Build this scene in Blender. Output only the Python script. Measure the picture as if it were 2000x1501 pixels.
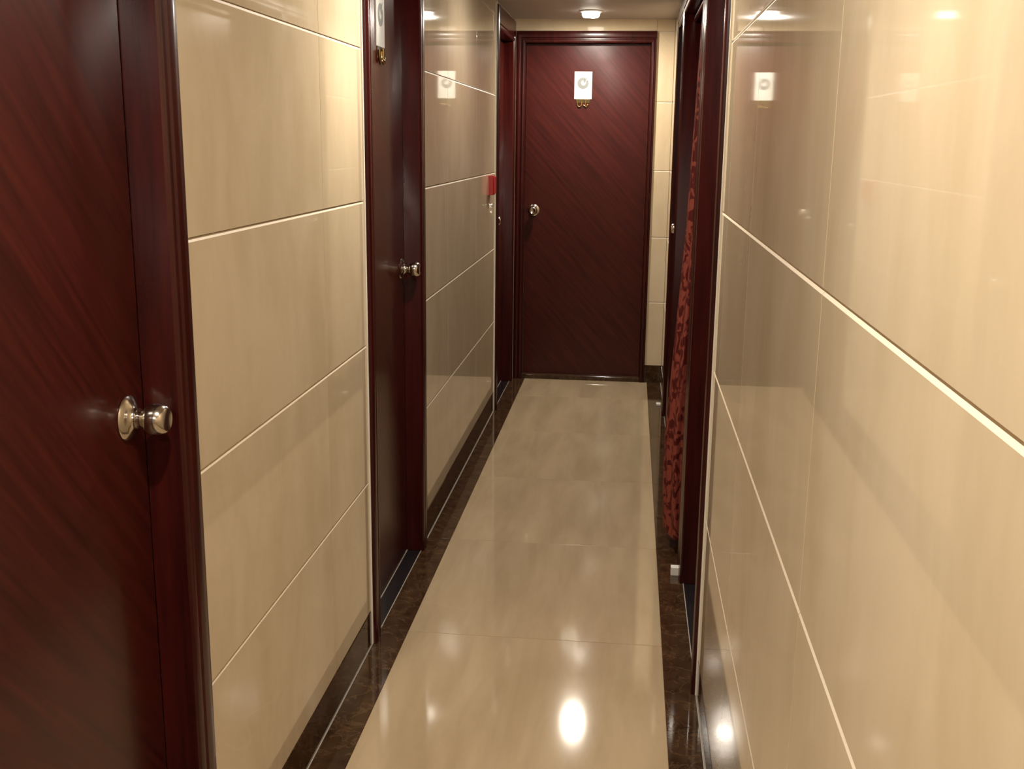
import bpy, bmesh, math, random
from mathutils import Matrix, Vector

random.seed(7)
for o in list(bpy.data.objects):
    bpy.data.objects.remove(o, do_unlink=True)
SC = bpy.context.scene
COL = SC.collection

# ------------------------------------------------------------------ camera
FPX, YAW, PITCH, ROLL, CAMZ = 2115.9, -0.1060, 0.2210, 0.0115, 1.4739
cam_d = bpy.data.cameras.new('camera')
cam = bpy.data.objects.new('camera', cam_d)
COL.objects.link(cam)
cam_d.sensor_fit = 'HORIZONTAL'
cam_d.sensor_width = 36.0
cam_d.lens = FPX / 2000.0 * 36.0
cam_d.clip_start = 0.02
_c, _s = math.cos(YAW), math.sin(YAW)
_f0, _r0, _z = Vector((_s, _c, 0)), Vector((_c, -_s, 0)), Vector((0, 0, 1))
_fw = _f0 * math.cos(PITCH) - _z * math.sin(PITCH)
_up = _f0 * math.sin(PITCH) + _z * math.cos(PITCH)
_rt = _r0 * math.cos(ROLL) + _up * math.sin(ROLL)
_up = -_r0 * math.sin(ROLL) + _up * math.cos(ROLL)
_m = Matrix((_rt, _up, -_fw)).transposed().to_4x4()
_m.translation = Vector((0, 0, CAMZ))
cam.matrix_world = _m
SC.camera = cam

# ------------------------------------------------------------------ world, light, exposure
w = bpy.data.worlds.new('world'); SC.world = w
w.use_nodes = True
w.node_tree.nodes['Background'].inputs[0].default_value = (0.01, 0.008, 0.006, 1)
w.node_tree.nodes['Background'].inputs[1].default_value = 1.0
VS = SC.view_settings
SC.display_settings.display_device = 'sRGB'
VS.view_transform = 'Standard'; VS.look = 'None'; VS.gamma = 1.0
VS.use_curve_mapping = False
VS.exposure = 0.0
LAMP_L = 1500.0                      # radiance of a downlight lens
LAMP_COL = (1.0, 0.91, 0.78)
LAMP_K = [0.95, 0.42, 0.87, 0.92, 1.0]   # strength of each lamp, tuned to balance the brightness
LAMPS = [(-0.255, 6.30), (-0.255, 4.60), (-0.255, 2.90), (-0.255, 0.80), (-0.255, -1.00)]
SC.cycles.blur_glossy = 0.25
SC.cycles.sample_clamp_indirect = 6.0
SC.cycles.max_bounces = 12
SC.cycles.diffuse_bounces = 6
SC.cycles.glossy_bounces = 8

# ------------------------------------------------------------------ dimensions (metres)
XL, XR, YE, YB, ZC = -0.725, 0.225, 6.716, -2.6, 2.18
XA, XB = -0.635, 0.1385            # pale floor strip between the dark borders
HD = 2.045                         # clear height of the doorways
ROWS = [0.11, 0.51, 0.91, 1.31, 1.71, 2.11, ZC]

# ------------------------------------------------------------------ materials
def new_mat(name):
    m = bpy.data.materials.new(name); m.use_nodes = True
    return m, m.node_tree.nodes, m.node_tree.links, m.node_tree.nodes['Principled BSDF']

def ramp(N, pts):
    r = N.new('ShaderNodeValToRGB')
    while len(r.color_ramp.elements) < len(pts): r.color_ramp.elements.new(0.5)
    for e, (p, c) in zip(r.color_ramp.elements, pts):
        e.position = p; e.color = (*c, 1)
    return r

def coords(N, L, scale=(1, 1, 1), spread=7.0):
    """object coordinates, shifted at random for every piece"""
    tc = N.new('ShaderNodeTexCoord'); oi = N.new('ShaderNodeObjectInfo')
    mul = N.new('ShaderNodeMath'); mul.operation = 'MULTIPLY'; mul.inputs[1].default_value = spread
    L.new(oi.outputs['Random'], mul.inputs[0])
    add = N.new('ShaderNodeVectorMath'); add.operation = 'ADD'
    L.new(tc.outputs['Object'], add.inputs[0]); L.new(mul.outputs[0], add.inputs[1])
    mp = N.new('ShaderNodeMapping'); mp.inputs['Scale'].default_value = scale
    L.new(add.outputs[0], mp.inputs[0])
    return mp, oi

def noise(N, L, vec, scale, detail=4, rough=0.55, dist=0.0):
    n = N.new('ShaderNodeTexNoise'); n.inputs['Scale'].default_value = scale
    n.inputs['Detail'].default_value = detail; n.inputs['Roughness'].default_value = rough
    n.inputs['Distortion'].default_value = dist
    L.new(vec, n.inputs['Vector']); return n

def mix(N, L, fac, a, b, mode='MIX'):
    x = N.new('ShaderNodeMix'); x.data_type = 'RGBA'; x.blend_type = mode
    for sock, v in ((0, fac), (6, a), (7, b)):
        if hasattr(v, 'is_linked') or hasattr(v, 'links'): L.new(v, x.inputs[sock])
        else: x.inputs[sock].default_value = v if sock == 0 else (*v, 1)
    return x.outputs[2]

def mat_tile(name, lo, hi, vein, stretch, rough=0.06):
    m, N, L, B = new_mat(name)
    mp, oi = coords(N, L, stretch)
    n1 = noise(N, L, mp.outputs[0], 3.0, 5, 0.6, 0.3)
    r1 = ramp(N, [(0.36, lo), (0.64, hi)]); L.new(n1.outputs['Fac'], r1.inputs[0])
    mp2, _ = coords(N, L, (1, 1, 1), 3.0)
    n2 = noise(N, L, mp2.outputs[0], 1.3, 2.5, 0.5, 0.8)       # a thin pale vein here and there
    r2 = ramp(N, [(0.496, (0, 0, 0)), (0.5, (1, 1, 1)), (0.504, (0, 0, 0))]); L.new(n2.outputs['Fac'], r2.inputs[0])
    n3 = noise(N, L, mp2.outputs[0], 1.3, 2); r3 = ramp(N, [(0.55, (0, 0, 0)), (0.7, (0.55, 0.55, 0.55))])
    L.new(n3.outputs['Color'], r3.inputs[0])
    v = mix(N, L, 1.0, r2.outputs[0], r3.outputs[0], 'MULTIPLY')
    c = mix(N, L, v, r1.outputs[0], vein)
    L.new(c, B.inputs['Base Color'])
    B.inputs['Roughness'].default_value = rough
    B.inputs['IOR'].default_value = 1.5
    return m

M = {}
M['wall_tile'] = mat_tile('cream_wall_tile', (0.525, 0.425, 0.28), (0.60, 0.495, 0.35), (0.65, 0.55, 0.40), (1.6, 1.6, 0.75), 0.035)
M['floor_tile'] = mat_tile('cream_floor_tile', (0.35, 0.262, 0.16), (0.43, 0.33, 0.21), (0.48, 0.38, 0.25), (3.0, 0.5, 1.0), 0.07)

def mat_plain(name, col, rough, metal=0.0, ior=1.5, bump=None):
    m, N, L, B = new_mat(name)
    tc = N.new('ShaderNodeTexCoord')
    n = noise(N, L, tc.outputs['Object'], 9.0, 3)
    r = ramp(N, [(0.3, tuple(x * 0.93 for x in col)), (0.7, col)]); L.new(n.outputs['Fac'], r.inputs[0])
    L.new(r.outputs[0], B.inputs['Base Color'])
    B.inputs['Roughness'].default_value = rough; B.inputs['Metallic'].default_value = metal
    B.inputs['IOR'].default_value = ior
    return m
M['grout'] = mat_plain('pale_grout', (0.66, 0.57, 0.44), 0.5)
M['edge'] = mat_plain('pale_edge_trim', (0.85, 0.80, 0.71), 0.25)
M['bead'] = mat_plain('grey_sealant', (0.42, 0.37, 0.31), 0.4)
M['ceiling'] = mat_plain('ceiling_paint', (0.46, 0.41, 0.37), 0.55)
M['steel'] = mat_plain('satin_steel', (0.62, 0.58, 0.52), 0.16, 1.0)
M['brass'] = mat_plain('polished_brass', (0.55, 0.38, 0.15), 0.22, 1.0)
M['brass_shade'] = mat_plain('shade_under_plate', (0.10, 0.07, 0.03), 0.35, 0.8)  # dark tone that puts the shadow under the plate into colour
M['plate'] = mat_plain('white_plate', (0.52, 0.51, 0.475), 0.35)
M['print'] = mat_plain('grey_print', (0.16, 0.17, 0.16), 0.5)
M['red_plastic'] = mat_plain('red_plastic', (0.42, 0.035, 0.035), 0.3)
M['red_pale'] = mat_plain('pale_red_rim', (0.62, 0.20, 0.18), 0.3)
M['white_plastic'] = mat_plain('white_plastic', (0.72, 0.68, 0.62), 0.45)
M['black_stone'] = mat_plain('black_stone', (0.012, 0.010, 0.012), 0.18)
M['lamp_ring'] = mat_plain('lamp_ring', (0.70, 0.66, 0.60), 0.35)

def mat_marble():
    m, N, L, B = new_mat('dark_brown_marble')
    mp, oi = coords(N, L, (1, 1, 1))
    n1 = noise(N, L, mp.outputs[0], 14.0, 6, 0.65, 0.6)
    r1 = ramp(N, [(0.3, (0.022, 0.010, 0.005)), (0.62, (0.055, 0.028, 0.013)), (0.8, (0.10, 0.055, 0.026))])
    L.new(n1.outputs['Fac'], r1.inputs[0])
    n2 = noise(N, L, mp.outputs[0], 16.0, 5, 0.6, 0.7)
    r2 = ramp(N, [(0.475, (0, 0, 0)), (0.5, (0.28, 0.28, 0.28)), (0.525, (0, 0, 0))]); L.new(n2.outputs['Fac'], r2.inputs[0])
    c = mix(N, L, r2.outputs[0], r1.outputs[0], (0.20, 0.12, 0.06))
    L.new(c, B.inputs['Base Color']); B.inputs['Roughness'].default_value = 0.07
    return m
M['marble'] = mat_marble()

def mat_wood(name, axis_scale, rot=(0, 0, 0), dark=(0.017, 0.0017, 0.0016), light=(0.046, 0.0046, 0.0037), rough=0.26, base=6.0):
    m, N, L, B = new_mat(name)
    tc = N.new('ShaderNodeTexCoord')
    mp = N.new('ShaderNodeMapping'); mp.inputs['Rotation'].default_value = rot
    L.new(tc.outputs['Object'], mp.inputs[0])
    m2 = N.new('ShaderNodeMapping'); m2.inputs['Scale'].default_value = axis_scale
    L.new(mp.outputs[0], m2.inputs[0])
    n1 = noise(N, L, m2.outputs[0], base, 6, 0.6, 0.2)
    r1 = ramp(N, [(0.28, dark), (0.72, light)]); L.new(n1.outputs['Fac'], r1.inputs[0])
    L.new(r1.outputs[0], B.inputs['Base Color'])
    B.inputs['Roughness'].default_value = rough; B.inputs['IOR'].default_value = 1.5
    B.inputs['Coat Weight'].default_value = 0.17; B.inputs['Coat Roughness'].default_value = 0.12
    B.inputs['Specular IOR Level'].default_value = 0.24
    return m
M['wood'] = mat_wood('mahogany_frame', (7, 7, 0.5))
# leaf veneer: grain laid diagonally (leaf objects keep their width on local X, height on local Z)
M['veneer'] = mat_wood('mahogany_diagonal_veneer', (9.0, 4.0, 0.45), (0, math.radians(42), 0), dark=(0.022, 0.0024, 0.0020), light=(0.062, 0.0080, 0.0054), rough=0.30)

def mat_damask():
    m, N, L, B = new_mat('red_damask')
    tc = N.new('ShaderNodeTexCoord')
    mp = N.new('ShaderNodeMapping'); mp.inputs['Scale'].default_value = (1, 1, 0.62); L.new(tc.outputs['Object'], mp.inputs[0])
    n1 = noise(N, L, mp.outputs[0], 19.0, 2.5, 0.5, 2.2)
    r1 = ramp(N, [(0.48, (0.21, 0.046, 0.030)), (0.54, (0.070, 0.008, 0.007))]); L.new(n1.outputs['Fac'], r1.inputs[0])
    L.new(r1.outputs[0], B.inputs['Base Color'])
    B.inputs['Roughness'].default_value = 0.6; B.inputs['Specular IOR Level'].default_value = 0.15
    return m
M['damask'] = mat_damask()

def mat_emit(name, strength):
    m, N, L, B = new_mat(name)
    B.inputs['Base Color'].default_value = (0.9, 0.85, 0.75, 1)
    B.inputs['Emission Color'].default_value = (*LAMP_COL, 1)
    B.inputs['Emission Strength'].default_value = strength
    return m
for i_, k_ in enumerate(LAMP_K):
    M['lens%d' % i_] = mat_emit('lamp_lens', LAMP_L * k_)
M['shade'] = mat_emit('frosted_lamp_side', 9.0)

# ------------------------------------------------------------------ helpers
def link(name, me, parent=None, mat=None):
    o = bpy.data.objects.new(name, me); COL.objects.link(o)
    if mat is not None and me is not None and not me.materials: me.materials.append(M[mat])
    if parent is not None: o.parent = parent
    return o

def finish(bm, name, smooth=None):
    bmesh.ops.recalc_face_normals(bm, faces=bm.faces)
    me = bpy.data.meshes.new(name); bm.to_mesh(me); bm.free()
    if smooth is not None:
        for p in me.polygons: p.use_smooth = True
        me.set_sharp_from_angle(angle=math.radians(smooth))
    return me

def add_box(bm, x0, x1, y0, y1, z0, z1):
    v = [bm.verts.new((x, y, z)) for x in (x0, x1) for y in (y0, y1) for z in (z0, z1)]
    for f in ((0, 1, 3, 2), (4, 6, 7, 5), (0, 4, 5, 1), (2, 3, 7, 6), (0, 2, 6, 4), (1, 5, 7, 3)):
        bm.faces.new([v[i] for i in f])

def boxes_mesh(name, lst, bevel=0.0):
    bm = bmesh.new()
    for b in lst: add_box(bm, *b)
    if bevel: bmesh.ops.bevel(bm, geom=bm.edges[:], offset=bevel, segments=2, affect='EDGES', profile=0.6)
    return finish(bm, name)

def prism(name, ends_a, ends_b, smooth=None):
    """two matching rings of points, skinned and capped"""
    bm = bmesh.new()
    a = [bm.verts.new(p) for p in ends_a]; b = [bm.verts.new(p) for p in ends_b]
    n = len(a)
    for i in range(n): bm.faces.new((a[i], a[(i + 1) % n], b[(i + 1) % n], b[i]))
    bm.faces.new(a); bm.faces.new(b[::-1])
    return finish(bm, name, smooth)

def lathe(name, prof, seg=32, smooth=40):
    """profile of (radius, height along local Z)"""
    bm = bmesh.new(); rings = []
    for r, h in prof:
        if r < 1e-6: rings.append([bm.verts.new((0, 0, h))])
        else: rings.append([bm.verts.new((r * math.cos(2 * math.pi * i / seg), r * math.sin(2 * math.pi * i / seg), h)) for i in range(seg)])
    for A, Bq in zip(rings, rings[1:]):
        for i in range(seg):
            j = (i + 1) % seg
            if len(A) == 1 and len(Bq) == 1: continue
            if len(A) == 1: bm.faces.new((A[0], Bq[i], Bq[j]))
            elif len(Bq) == 1: bm.faces.new((A[i], Bq[0], A[j]))
            else: bm.faces.new((A[i], Bq[i], Bq[j], A[j]))
    return finish(bm, name, smooth)

def tube(name, pts, r, seg=8):
    bm = bmesh.new(); rings = []
    P = [Vector(p) for p in pts]
    for i, p in enumerate(P):
        t = (P[min(i + 1, len(P) - 1)] - P[max(i - 1, 0)]).normalized()
        up = Vector((0, 1, 0)) if abs(t.y) < 0.9 else Vector((1, 0, 0))
        a = t.cross(up).normalized(); b = t.cross(a)
        rr = r[i] if isinstance(r, (list, tuple)) else r
        rings.append([bm.verts.new(p + (a * math.cos(2 * math.pi * k / seg) + b * math.sin(2 * math.pi * k / seg)) * rr) for k in range(seg)])
    for A, B in zip(rings, rings[1:]):
        for k in range(seg): bm.faces.new((A[k], A[(k + 1) % seg], B[(k + 1) % seg], B[k]))
    bm.faces.new(rings[0][::-1]); bm.faces.new(rings[-1])
    return finish(bm, name, 50)

def tag(o, label=None, cat=None, group=None, kind=None):
    if label: o['label'] = label
    if cat: o['category'] = cat
    if group: o['group'] = group
    if kind: o['kind'] = kind
    return o

def empty(name, loc=(0, 0, 0), parent=None):
    o = bpy.data.objects.new(name, None); COL.objects.link(o)
    o.location = loc; o.empty_display_size = 0.1
    if parent is not None: o.parent = parent
    return o

# a wall side is a frame: u runs along the wall, n comes out of the tiled face, z is up.
# MAT rotates local (x = u, y = -n, z) pieces into place.
SIDE = {
    'left':  (lambda u, n, z: Vector((XL + n, u, z)), Matrix(((0, -1, 0), (1, 0, 0), (0, 0, 1))).to_4x4()),
    'right': (lambda u, n, z: Vector((XR - n, u, z)), Matrix(((0, 1, 0), (-1, 0, 0), (0, 0, 1))).to_4x4()),
    'end':   (lambda u, n, z: Vector((u, YE - n, z)), Matrix.Identity(4)),
    'back':  (lambda u, n, z: Vector((u, YB + n, z)), Matrix(((-1, 0, 0), (0, -1, 0), (0, 0, 1))).to_4x4()),
}
def put(o, side, u, n, z):
    m = SIDE[side][1].copy(); m.translation = SIDE[side][0](u, n, z); o.matrix_world = m
    return o

TILE_CACHE = {}
def tile_mesh(wd, ht, mat, cham=0.0062):
    key = (round(wd, 4), round(ht, 4), mat)
    if key not in TILE_CACHE:
        T, g = 0.008, 0.0003
        a, h = wd / 2 - 0.0004, ht - g
        s = 0.0007
        if ht < 0.1: cham_ = 0.001
        else: cham_ = cham
        # rings from the back to the face; local y = -n, face at y = 0
        bm = bmesh.new()
        def ring(dx, zb, zt, y): return [bm.verts.new(p) for p in ((-a + dx, y, g + zb), (a - dx, y, g + zb), (a - dx, y, h - zt), (-a + dx, y, h - zt))]
        # wide pale bevel along the top edge, fine bevel along the bottom one
        r0 = ring(0, 0, 0, T); r1 = ring(0, 0, 0, cham_ * 0.62); r2 = ring(s, cham_ * 0.22, cham_, 0.0)
        for A, B in ((r0, r1), (r1, r2)):
            for i in range(4):
                f = bm.faces.new((A[i], A[(i + 1) % 4], B[(i + 1) % 4], B[i]))
                if A is r1 and i == 2: f.material_index = 1
        bm.faces.new(r2); bm.faces.new(r0[::-1])
        me = finish(bm, 'tile'); me.materials.append(M[mat]); me.materials.append(M['grout']); TILE_CACHE[key] = me
    return TILE_CACHE[key]

def wall_tiles(parent, side, us, rows=ROWS, mat='wall_tile'):
    for u0, u1 in zip(us, us[1:]):
        for z0, z1 in zip(rows, rows[1:]):
            o = link('tile', tile_mesh(u1 - u0, z1 - z0, mat)); o.parent = parent
            put(o, side, (u0 + u1) / 2, 0.0, z0)

def side_box(side, u0, u1, n0, n1, z0, z1):
    p = SIDE[side][0](u0, n0, z0); q = SIDE[side][0](u1, n1, z1)
    return (min(p.x, q.x), max(p.x, q.x), min(p.y, q.y), max(p.y, q.y), z0, z1)

# ------------------------------------------------------------------ floor
fl = tag(link('floor', boxes_mesh('floor', [(XL - 0.30, XR + 0.30, YB - 0.2, YE + 0.25, -0.08, -0.0095)]), None, 'grout'),
         'polished corridor floor of cream tiles between dark marble borders', 'floor', kind='structure')
def floor_piece(name, x0, x1, y0, y1, mat):
    key = ('f', round(x1 - x0, 4), round(y1 - y0, 4), mat)
    if key not in TILE_CACHE:
        a, b, g = (x1 - x0) / 2 - 0.0003, (y1 - y0) / 2 - 0.0007, 0.0006
        bm = bmesh.new()
        def ring(d, z): return [bm.verts.new(p) for p in ((-a + d, -b + d, z), (a - d, -b + d, z), (a - d, b - d, z), (-a + d, b - d, z))]
        r = [ring(0, -0.009), ring(0, -g), ring(g, 0.0)]
        for A, B in zip(r, r[1:]):
            for i in range(4): bm.faces.new((A[i], A[(i + 1) % 4], B[(i + 1) % 4], B[i]))
        bm.faces.new(r[2]); bm.faces.new(r[0][::-1])
        me = finish(bm, name); me.materials.append(M[mat]); TILE_CACHE[key] = me
    o = link(name, TILE_CACHE[key], fl); o.location = ((x0 + x1) / 2, (y0 + y1) / 2, 0)
    return o
ys = sorted([YB, YE] + [3.034 + 0.8 * k for k in range(-8, 8) if YB + 0.05 < 3.034 + 0.8 * k < YE - 0.05])
for y0, y1 in zip(ys, ys[1:]):
    floor_piece('floor_tile', XA, XB, y0, y1, 'floor_tile')
    floor_piece('border_tile', XL + 0.003, XA, y0, y1, 'marble')
    floor_piece('border_tile', XB, XR - 0.003, y0, y1, 'marble')
# pale joint bead where floor and walls meet
for i, x in enumerate((XL + 0.0015, XR - 0.0015)):
    o = link('joint_bead', boxes_mesh('joint_bead', [(x - 0.0011, x + 0.0011, YB, YE, -0.008, 0.0008)]), fl, 'bead')

# ------------------------------------------------------------------ ceiling
cl = tag(link('ceiling', boxes_mesh('ceiling', [(XL - 0.30, XR + 0.30, YB - 0.2, YE + 0.25, ZC, ZC + 0.08)]), None, 'ceiling'),
         'low painted ceiling of the corridor', 'ceiling', kind='structure')

# ------------------------------------------------------------------ doorways: (side, opening u0, u1, casing widths)
CW = 0.065
HEAD = {'left': 0.120, 'right': 0.090, 'end': 0.067}      # height of the frame heads
PROF = [(0, -0.05), (0, 0.008), (0.003, 0.0125), (0.010, 0.0145), (0.0175, 0.0145), (0.0205, 0.0095), (0.0265, 0.0095),
        (0.0295, 0.0145), (0.042, 0.016), (0.058, 0.0155), (0.0635, 0.0135), (CW, 0.010)]
def profile(width, depth):
    k = width / CW
    pts = []
    for o_, n in PROF:
        pts.append((o_ if o_ < 0.03 else 0.03 + (o_ - 0.03) * (width - 0.03) / (CW - 0.03), -depth if n == -0.05 else n))
    return pts + [(width, -depth)]

def frame(root, side, u0, u1, w0=CW, w1=CW, depth=0.05, head=0.065, H=HD):
    f = SIDE[side][0]
    p0, p1, ph = profile(w0, depth), profile(w1, depth), profile(head, depth)
    a = [f(u0 - o, n, 0.0015) for o, n in p0]; b = [f(u0 - o, n, H + q[0]) for (o, n), q in zip(p0, ph)]
    link('frame_post', prism('frame_post', a, b, 30), root, 'wood')
    a = [f(u1 + o, n, 0.0015) for o, n in p1]; b = [f(u1 + o, n, H + q[0]) for (o, n), q in zip(p1, ph)]
    link('frame_post', prism('frame_post', a, b, 30), root, 'wood')
    a = [f(u0 - q[0], n, H + o) for (o, n), q in zip(ph, p0)]; b = [f(u1 + q[0], n, H + o) for (o, n), q in zip(ph, p1)]
    link('frame_head', prism('frame_head', a, b, 30), root, 'wood')

def leaf(root, side, u0, u1, depth=0.05, z0=0.008, H=HD):
    me = boxes_mesh('door_leaf', [(-(u1 - u0) / 2 + 0.002, (u1 - u0) / 2 - 0.002, 0, 0.04, 0, H - z0 - 0.002)], 0.0015)
    o = link('door_leaf', me, root, 'veneer'); put(o, side, (u0 + u1) / 2, -depth, z0)
    return o

KNOB = [(0.0, 0.0), (0.0355, 0.0), (0.0365, 0.002), (0.0350, 0.0045), (0.026, 0.0085), (0.0185, 0.0125), (0.0170, 0.0155), (0.0165, 0.0185), (0.0135, 0.0195),
        (0.0125, 0.0240), (0.0140, 0.0275), (0.0195, 0.0315), (0.0245, 0.0375), (0.0265, 0.0445), (0.0260, 0.0520), (0.0235, 0.0590),
        (0.0205, 0.0640), (0.0180, 0.0655), (0.0100, 0.0640), (0.0, 0.0635)]
def knob(root, side, u, z, depth=0.05):
    f = SIDE[side][0]
    n_dir = (f(0, 1, 0) - f(0, 0, 0)).normalized()
    q = n_dir.to_track_quat('Z', 'Y').to_matrix().to_4x4(); q.translation = f(u, -depth, z)
    k = link('door_knob', lathe('door_knob', [(0.0, 0.0193)] + KNOB[8:], 40), root, 'steel')
    link('rose', lathe('rose', KNOB[:9] + [(0.0, 0.0195)], 40), k, 'steel')
    k.matrix_world = q

def threshold(root, side, u0, u1, depth=0.05):
    link('threshold', boxes_mesh('threshold', [side_box(side, u0 - 0.02, u1 + 0.02, -depth + 0.0025, -0.0005, -0.0085, 0.0)]), root, 'black_stone')
    link('threshold_joint', boxes_mesh('threshold_joint', [side_box(side, u0, u1, -depth - 0.0005, -depth + 0.0022, -0.0085, 0.002)]), root, 'bead')

def doorway(n, side, u0, u1, label, knob_u=None, w0=CW, w1=CW, depth=0.05, head=None, leaves=1, sill=True):
    c = SIDE[side][0]((u0 + u1) / 2, -depth, 0)
    root = tag(empty('door_%d' % n), label, 'door', kind='structure')
    if head is None: head = HEAD[side]
    frame(root, side, u0, u1, w0, w1, depth, head)
    for i in range(leaves):
        a = u0 + (u1 - u0) * i / leaves; b = u0 + (u1 - u0) * (i + 1) / leaves
        leaf(root, side, a, b, depth)
    if knob_u is not None: knob(root, side, knob_u, 1.042, depth)
    if sill: threshold(root, side, u0, u1, depth)
    return root

# left wall: door_1 beside the camera, door_2, door_3 at the far end
D1 = doorway(1, 'left', 0.88, 1.635, 'dark mahogany door with a round steel knob, before the first cream tiled panel of the long wall', 1.576)
D2 = doorway(2, 'left', 3.004, 3.698, 'dark mahogany door with a white plate, between the two cream tiled panels', 3.645)
D3 = doorway(3, 'left', 5.915, 6.615, 'dark mahogany door beyond the red wall box, next to the end door', 5.985)
# end of the corridor
D4 = doorway(4, 'end', -0.655, 0.089, 'reddish mahogany door with diagonal grain facing down the corridor', None, w0=0.055, w1=0.029, depth=0.045, sill=False)
knob(D4, 'end', -0.597, 1.058, 0.045)
link('threshold', boxes_mesh('threshold', [(-0.657, 0.091, YE + 0.001, YE + 0.045, -0.008, 0.028)], 0.003), D4, 'marble')
# right wall
D5 = doorway(5, 'right', 2.812, 3.520, 'dark mahogany doorway between the long tiled wall and the red curtain', None, w0=0.062, w1=0.10)
D6 = doorway(6, 'right', 3.720, 5.200, 'wide mahogany doorway behind the red patterned curtain', None, w0=0.098, w1=0.048, depth=0.125, leaves=2)
D7 = doorway(7, 'right', 5.300, 5.860, 'narrow dark door with small steel knob, past the red curtain', 5.700, w0=0.05, w1=0.065)

# ------------------------------------------------------------------ walls
def wall(side, name, span, openings, label, thick=0.17):
    """backing with real openings; openings = (u0, u1) outer edges of the casings"""
    n1, n0 = -0.008, -thick
    lst = []; u = span[0]
    for a, b in openings:
        if a - u > 0.004: lst.append(side_box(side, u, a, n0, n1, 0, ZC))
        lst.append(side_box(side, max(a, u), b, n0, n1, HD + HEAD[side] + 0.001, ZC))
        lst.append(side_box(side, max(a, u), b, n0, n0 + 0.004, 0, HD + HEAD[side] + 0.001))
        u = b
    if span[1] - u > 0.004: lst.append(side_box(side, u, span[1], n0, n1, 0, ZC))
    return tag(link(name, boxes_mesh(name, lst), None, 'grout'), label, 'wall', kind='structure')

WL = wall('left', 'wall_left', (YB, YE), [(0.814, 1.701), (2.938, 3.764), (5.849, 6.681)], 'cream tiled wall with three mahogany doors')
wall_tiles(WL, 'left', [YB, -1.586, -0.786, 0.014, 0.813])
wall_tiles(WL, 'left', [1.702, 2.534, 2.932])
wall_tiles(WL, 'left', [3.765, 4.319, 5.119, 5.843])
LINT = {k: [HD + v + 0.002, ZC] for k, v in HEAD.items()}
for us in ([0.813, 1.702], [2.939, 3.765], [5.849, 6.681]): wall_tiles(WL, 'left', us, LINT['left'])
WR = wall('right', 'wall_right', (YB, YE), [(2.749, 3.619), (3.620, 5.249), (5.249, 5.926)], 'long glossy cream tiled wall that mirrors the corridor')
wall_tiles(WR, 'right', [YB, -1.916, -1.116, -0.316, 0.484, 1.284, 2.084, 2.743])
wall_tiles(WR, 'right', [5.932, YE - 0.001])
for us in ([2.749, 3.619], [3.620, 5.249], [5.249, 5.926]): wall_tiles(WR, 'right', us, LINT['right'])
WE = wall('end', 'wall_end', (XL - 0.2, XR + 0.2), [(-0.711, 0.119)], 'end wall with a narrow strip of cream tiles beside the door', 0.12)
wall_tiles(WE, 'end', [0.120, XR])
wall_tiles(WE, 'end', [XL, 0.119], LINT['end'])
WB = tag(link('wall_back_added', boxes_mesh('wall_back_added', [(XL - 0.2, XR + 0.2, YB - 0.12, YB, 0, ZC)]), None, 'ceiling'), 'unseen painted wall added to close the corridor behind the viewer', 'wall', kind='structure')  # added out of view to enclose the light, matte to limit reflections

# baseboards of dark marble, flush with the tiles
def baseboard(name, side, u0, u1, label):
    f = SIDE[side][0]
    pr = [(-0.008, 0.0), (0.0, 0.0), (0.0, 0.105), (-0.0025, 0.108), (-0.008, 0.108)]
    me = prism(name, [f(u0, n, z) for n, z in pr], [f(u1, n, z) for n, z in pr])
    tag(link(name, me, None, 'marble'), label, 'baseboard', kind='structure')
baseboard('baseboard_left', 'left', YB, 0.813, 'dark marble baseboard before the near mahogany door')
baseboard('baseboard_left', 'left', 1.702, 2.932, 'dark marble baseboard under the cream panel by the near door')
baseboard('baseboard_left', 'left', 3.765, 5.843, 'dark marble baseboard under the panel with the red box')
baseboard('baseboard_right', 'right', YB, 2.743, 'dark marble baseboard under the long glossy wall')
baseboard('baseboard_right', 'right', 5.932, YE - 0.001, 'dark marble baseboard past the narrow door')
baseboard('baseboard_end', 'end', 0.120, XR, 'short dark marble baseboard beside the end door')

# pale edge trims where tiled panels stop at a doorway
def edge_trim(i, side, u0, u1, label):
    me = boxes_mesh('trim', [side_box(side, u0, u1, -0.008, 0.0045, 0.001, ZC - 0.001)], 0.0014)
    tag(link('trim_%d' % i, me, None, 'edge'), label, 'trim', kind='structure')
edge_trim(1, 'left', 2.9325, 2.9383, 'pale upright trim on the tile edge at the door with a white plate')
edge_trim(2, 'left', 5.8435, 5.8493, 'pale upright trim on the tile edge past the red box')
edge_trim(3, 'right', 2.7432, 2.7490, 'pale upright trim on the long glossy wall edge')
edge_trim(4, 'right', 5.9262, 5.9318, 'pale upright trim beside the narrow door frame')

# ------------------------------------------------------------------ downlights
def downlight(x, y, label, group, mat):
    root = tag(empty('downlight', (x, y, ZC)), label, 'ceiling light', group)
    ring = lathe('trim_ring', [(0.050, -0.0), (0.066, -0.0), (0.067, -0.003), (0.062, -0.007), (0.053, -0.008), (0.050, -0.006), (0.050, 0.0)], 40)
    link('trim_ring', ring, root, 'lamp_ring')
    side = lathe('frosted_side', [(0.0495, -0.0005), (0.0500, -0.012), (0.0480, -0.026), (0.0440, -0.032), (0.0410, -0.034)], 40)
    link('frosted_side', side, root, 'shade')
    lens = lathe('lens', [(0.0410, -0.034), (0.030, -0.0355), (0.015, -0.0365), (0.0, -0.037)], 40)
    link('lens', lens, root, mat)
    return root
for i, (x, y) in enumerate(LAMPS):
    downlight(x, y, ['glowing round ceiling light in front of the end door', 'round ceiling light over the tiled panel with the red box',
                     'round ceiling light just before the door between the tiled panels', 'round ceiling light outside the near mahogany door',
                     'round ceiling light at the start of the corridor'][i], 'corridor ceiling lights', 'lens%d' % i)

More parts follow.
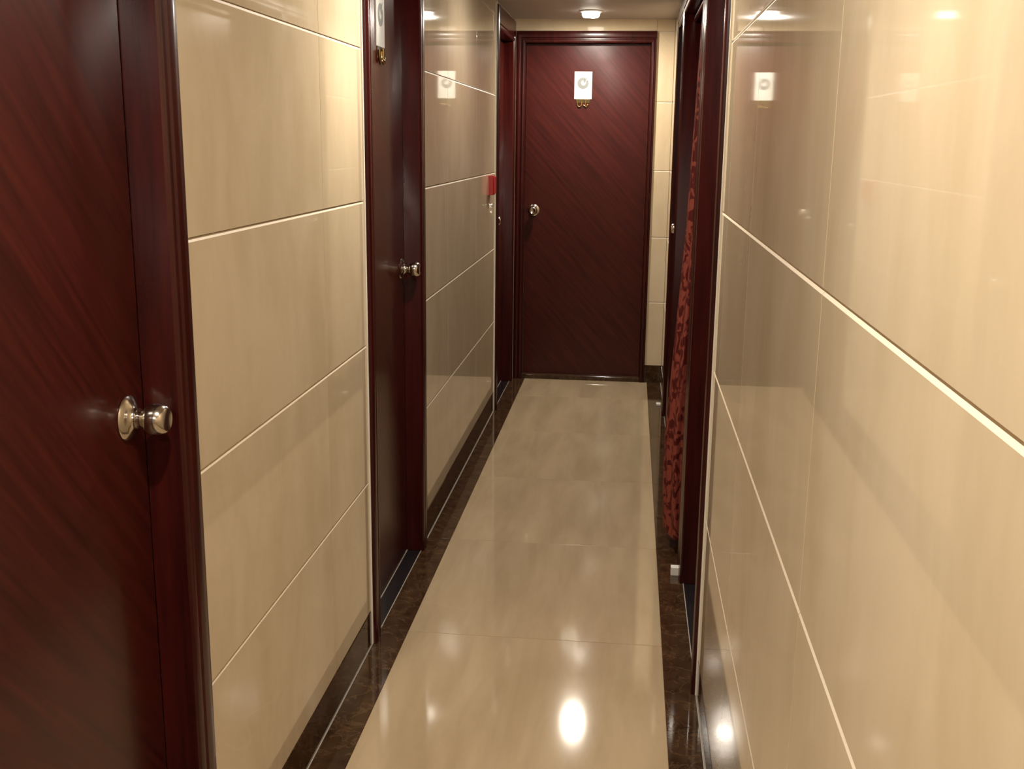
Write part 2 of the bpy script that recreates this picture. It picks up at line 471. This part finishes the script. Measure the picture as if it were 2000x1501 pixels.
# ------------------------------------------------------------------ plates on the doors, with brass pieces below
def arc_band(bm, cx, cz, r0, r1, a0, a1, y, n=28, taper=None):
    prev = None
    for i in range(n + 1):
        t = a0 + (a1 - a0) * i / n
        k = 1.0 if taper is None else taper(i / n)
        ra, rb = (r0 + r1) / 2 - (r1 - r0) / 2 * k, (r0 + r1) / 2 + (r1 - r0) / 2 * k
        cur = [bm.verts.new((cx + r * math.cos(t), yy, cz + r * math.sin(t))) for r in (ra, rb) for yy in (y, y - 0.0006)]
        if prev:
            for ia, ib in ((0, 2), (2, 3), (3, 1), (1, 0)):
                bm.faces.new((prev[ia], prev[ib], cur[ib], cur[ia]))
        else: bm.faces.new((cur[0], cur[1], cur[3], cur[2]))
        prev = cur
    bm.faces.new((prev[0], prev[2], prev[3], prev[1]))

def poly_plate(bm, pts, y):
    a = [bm.verts.new((x, y, z)) for x, z in pts]; b = [bm.verts.new((x, y - 0.0006, z)) for x, z in pts]
    n = len(a)
    for i in range(n): bm.faces.new((a[i], a[(i + 1) % n], b[(i + 1) % n], b[i]))
    bm.faces.new(a[::-1]); bm.faces.new(b)

def door_plate(side, u, z, depth, label, label2):
    root = tag(empty('door_plate'), label, 'sign', 'white plates on the doors'); put(root, side, u, -depth, z)
    W, Hh = 0.106, 0.160
    p = link('plate', boxes_mesh('plate', [(-W / 2, W / 2, -0.003, 0.0, 0, Hh)], 0.0006), root, 'plate')
    bm = bmesh.new()
    arc_band(bm, 0.0, 0.094, 0.0145, 0.0340, math.radians(66), math.radians(395), -0.0031,
             taper=lambda t: 0.75 + 0.35 * math.sin(t * math.pi))
    e = link('emblem_ring', finish(bm, 'emblem_ring'), p, 'print')
    bm = bmesh.new()
    poly_plate(bm, [(-0.001, 0.106), (0.006, 0.113), (0.024, 0.131), (0.020, 0.118), (0.012, 0.100), (0.006, 0.092), (0.003, 0.100)], -0.0031)
    link('emblem_stroke', finish(bm, 'emblem_stroke'), p, 'print')
    # brass pieces fixed under the plate
    br = tag(empty('brass_ornament'), label2, 'ornament', 'brass pieces under the white plates'); put(br, side, u, -depth, z - 0.05)
    U = [(-0.034 + 0.0, -0.006, 0.040), (-0.034, -0.006, 0.022), (-0.030, -0.007, 0.010), (-0.021, -0.007, 0.005), (-0.011, -0.007, 0.010), (-0.007, -0.006, 0.022), (-0.008, -0.006, 0.036)]
    link('curl', tube('curl', U, 0.0042, 10), br, 'brass')
    V = [(0.016, -0.006, 0.046), (0.015, -0.006, 0.030), (0.014, -0.006, 0.018)]
    link('stem', tube('stem', V, 0.0036, 10), br, 'brass')
    T = [(0.003, -0.006, 0.016), (0.014, -0.007, 0.011), (0.020, -0.007, 0.003), (0.024, -0.007, 0.012), (0.032, -0.006, 0.020)]
    link('branch', tube('branch', T, [0.0032, 0.0052, 0.0046, 0.0052, 0.0032], 10), br, 'brass')
    link('backing', boxes_mesh('backing', [(-0.042, 0.042, -0.002, 0.0, 0.028, 0.049)], 0.0005), br, 'brass_shade')  # dark strip standing in for the shadow below the plate
door_plate('end', -0.309, 1.724, 0.045, 'white plate with a grey ring emblem on the end door', 'brass curls under the white plate on the end door')
door_plate('left', 3.376, 1.748, 0.05, 'white plate with a grey ring emblem on the door between the tiled panels', 'brass curls under the white plate on the door between the tiled panels')

# ------------------------------------------------------------------ red box on the left wall
rb = tag(empty('red_wall_box'), 'small red box mounted on the cream tiles near the far doors', 'wall box'); put(rb, 'left', 5.595, 0.0, 1.203)
link('box_body', boxes_mesh('box_body', [(-0.045, 0.045, -0.026, 0.0, 0, 0.098)], 0.003), rb, 'red_plastic')
link('box_cover', boxes_mesh('box_cover', [(-0.040, 0.040, -0.033, -0.0262, 0.006, 0.092)], 0.003), rb, 'red_plastic')
link('back_rim', boxes_mesh('back_rim', [(-0.050, -0.0452, -0.004, 0.0, 0.0, 0.096)], 0.0008), rb, 'red_pale')
hk = tag(empty('wall_hook'), 'tiny bright metal hook on the tiles below the red box', 'hook'); put(hk, 'left', 5.560, 0.0, 1.135)
link('hook_plate', boxes_mesh('hook_plate', [(-0.009, 0.009, -0.003, 0.0, 0.0, 0.03)], 0.0008), hk, 'steel')
link('hook_arm', tube('hook_arm', [(0, -0.002, 0.022), (0, -0.012, 0.017), (0, -0.020, 0.014), (0, -0.026, 0.018), (0, -0.027, 0.026)], 0.004, 10), hk, 'steel')

# ------------------------------------------------------------------ curtain bunched at the near side of door_6
def lerp_tab(tab, z):
    for (za, a), (zb, b) in zip(tab, tab[1:]):
        if z <= zb:
            t = (z - za) / (zb - za); t = t * t * (3 - 2 * t) if False else t
            return a + (b - a) * t
    return tab[-1][1]
LEFTX = [(0.06, 0.166), (0.2, 0.159), (0.42, 0.157), (0.8, 0.176), (1.18, 0.197), (1.7, 0.213), (2.02, 0.224)]
RADX = [(0.06, 0.072), (0.4, 0.070), (1.2, 0.050), (2.02, 0.040)]
cr = tag(empty('curtain', (0.262, 3.90, 0.0)), 'red damask curtain gathered to one side of the wide doorway', 'curtain')
bm = bmesh.new(); rings = []; SEG, LV = 120, 44
for j in range(LV + 1):
    z = 0.06 + (2.02 - 0.06) * j / LV
    rx = lerp_tab(RADX, z); cx = lerp_tab(LEFTX, z) + rx * 1.06; ry = 0.115 + 0.02 * math.cos(z * 2.1)
    ring = []
    for i in range(SEG):
        t = 2 * math.pi * i / SEG
        k = 1 + 0.10 * math.sin(11 * t + 0.35 * math.sin(2.3 * z)) + 0.045 * math.sin(5 * t + 1.7 * z)
        zz = z + (0.006 * math.sin(11 * t) if j == 0 else 0)
        ring.append(bm.verts.new((cx + rx * k * math.cos(t) - 0.262, ry * k * math.sin(t), zz)))
    rings.append(ring)
for A, B in zip(rings, rings[1:]):
    for i in range(SEG): bm.faces.new((A[i], A[(i + 1) % SEG], B[(i + 1) % SEG], B[i]))
bm.faces.new(rings[0][::-1]); bm.faces.new(rings[-1])
link('cloth', finish(bm, 'cloth', 60), cr, 'damask')
link('curtain_rod', tube('curtain_rod', [(0.0, -0.179, 2.015), (0.0, 0.5, 2.015), (0.0, 1.299, 2.015)], 0.009, 12), cr, 'steel')

# ------------------------------------------------------------------ two small white blocks on the dark border
st = tag(link('door_stop', boxes_mesh('door_stop', [(-0.014, 0.014, -0.014, 0.014, 0, 0.030)], 0.002), None, 'white_plastic'),
         'small white cube on the dark border at the frame beside the curtain', 'door stop')
st.location = (0.197, 3.600, 0.0)
s2 = tag(link('white_scrap', boxes_mesh('white_scrap', [(-0.013, 0.013, -0.02, 0.02, 0, 0.012)], 0.003), None, 'white_plastic'),
         'tiny flat white piece on the dark border near the end wall', 'scrap')
s2.location = (0.198, 6.12, 0.0)
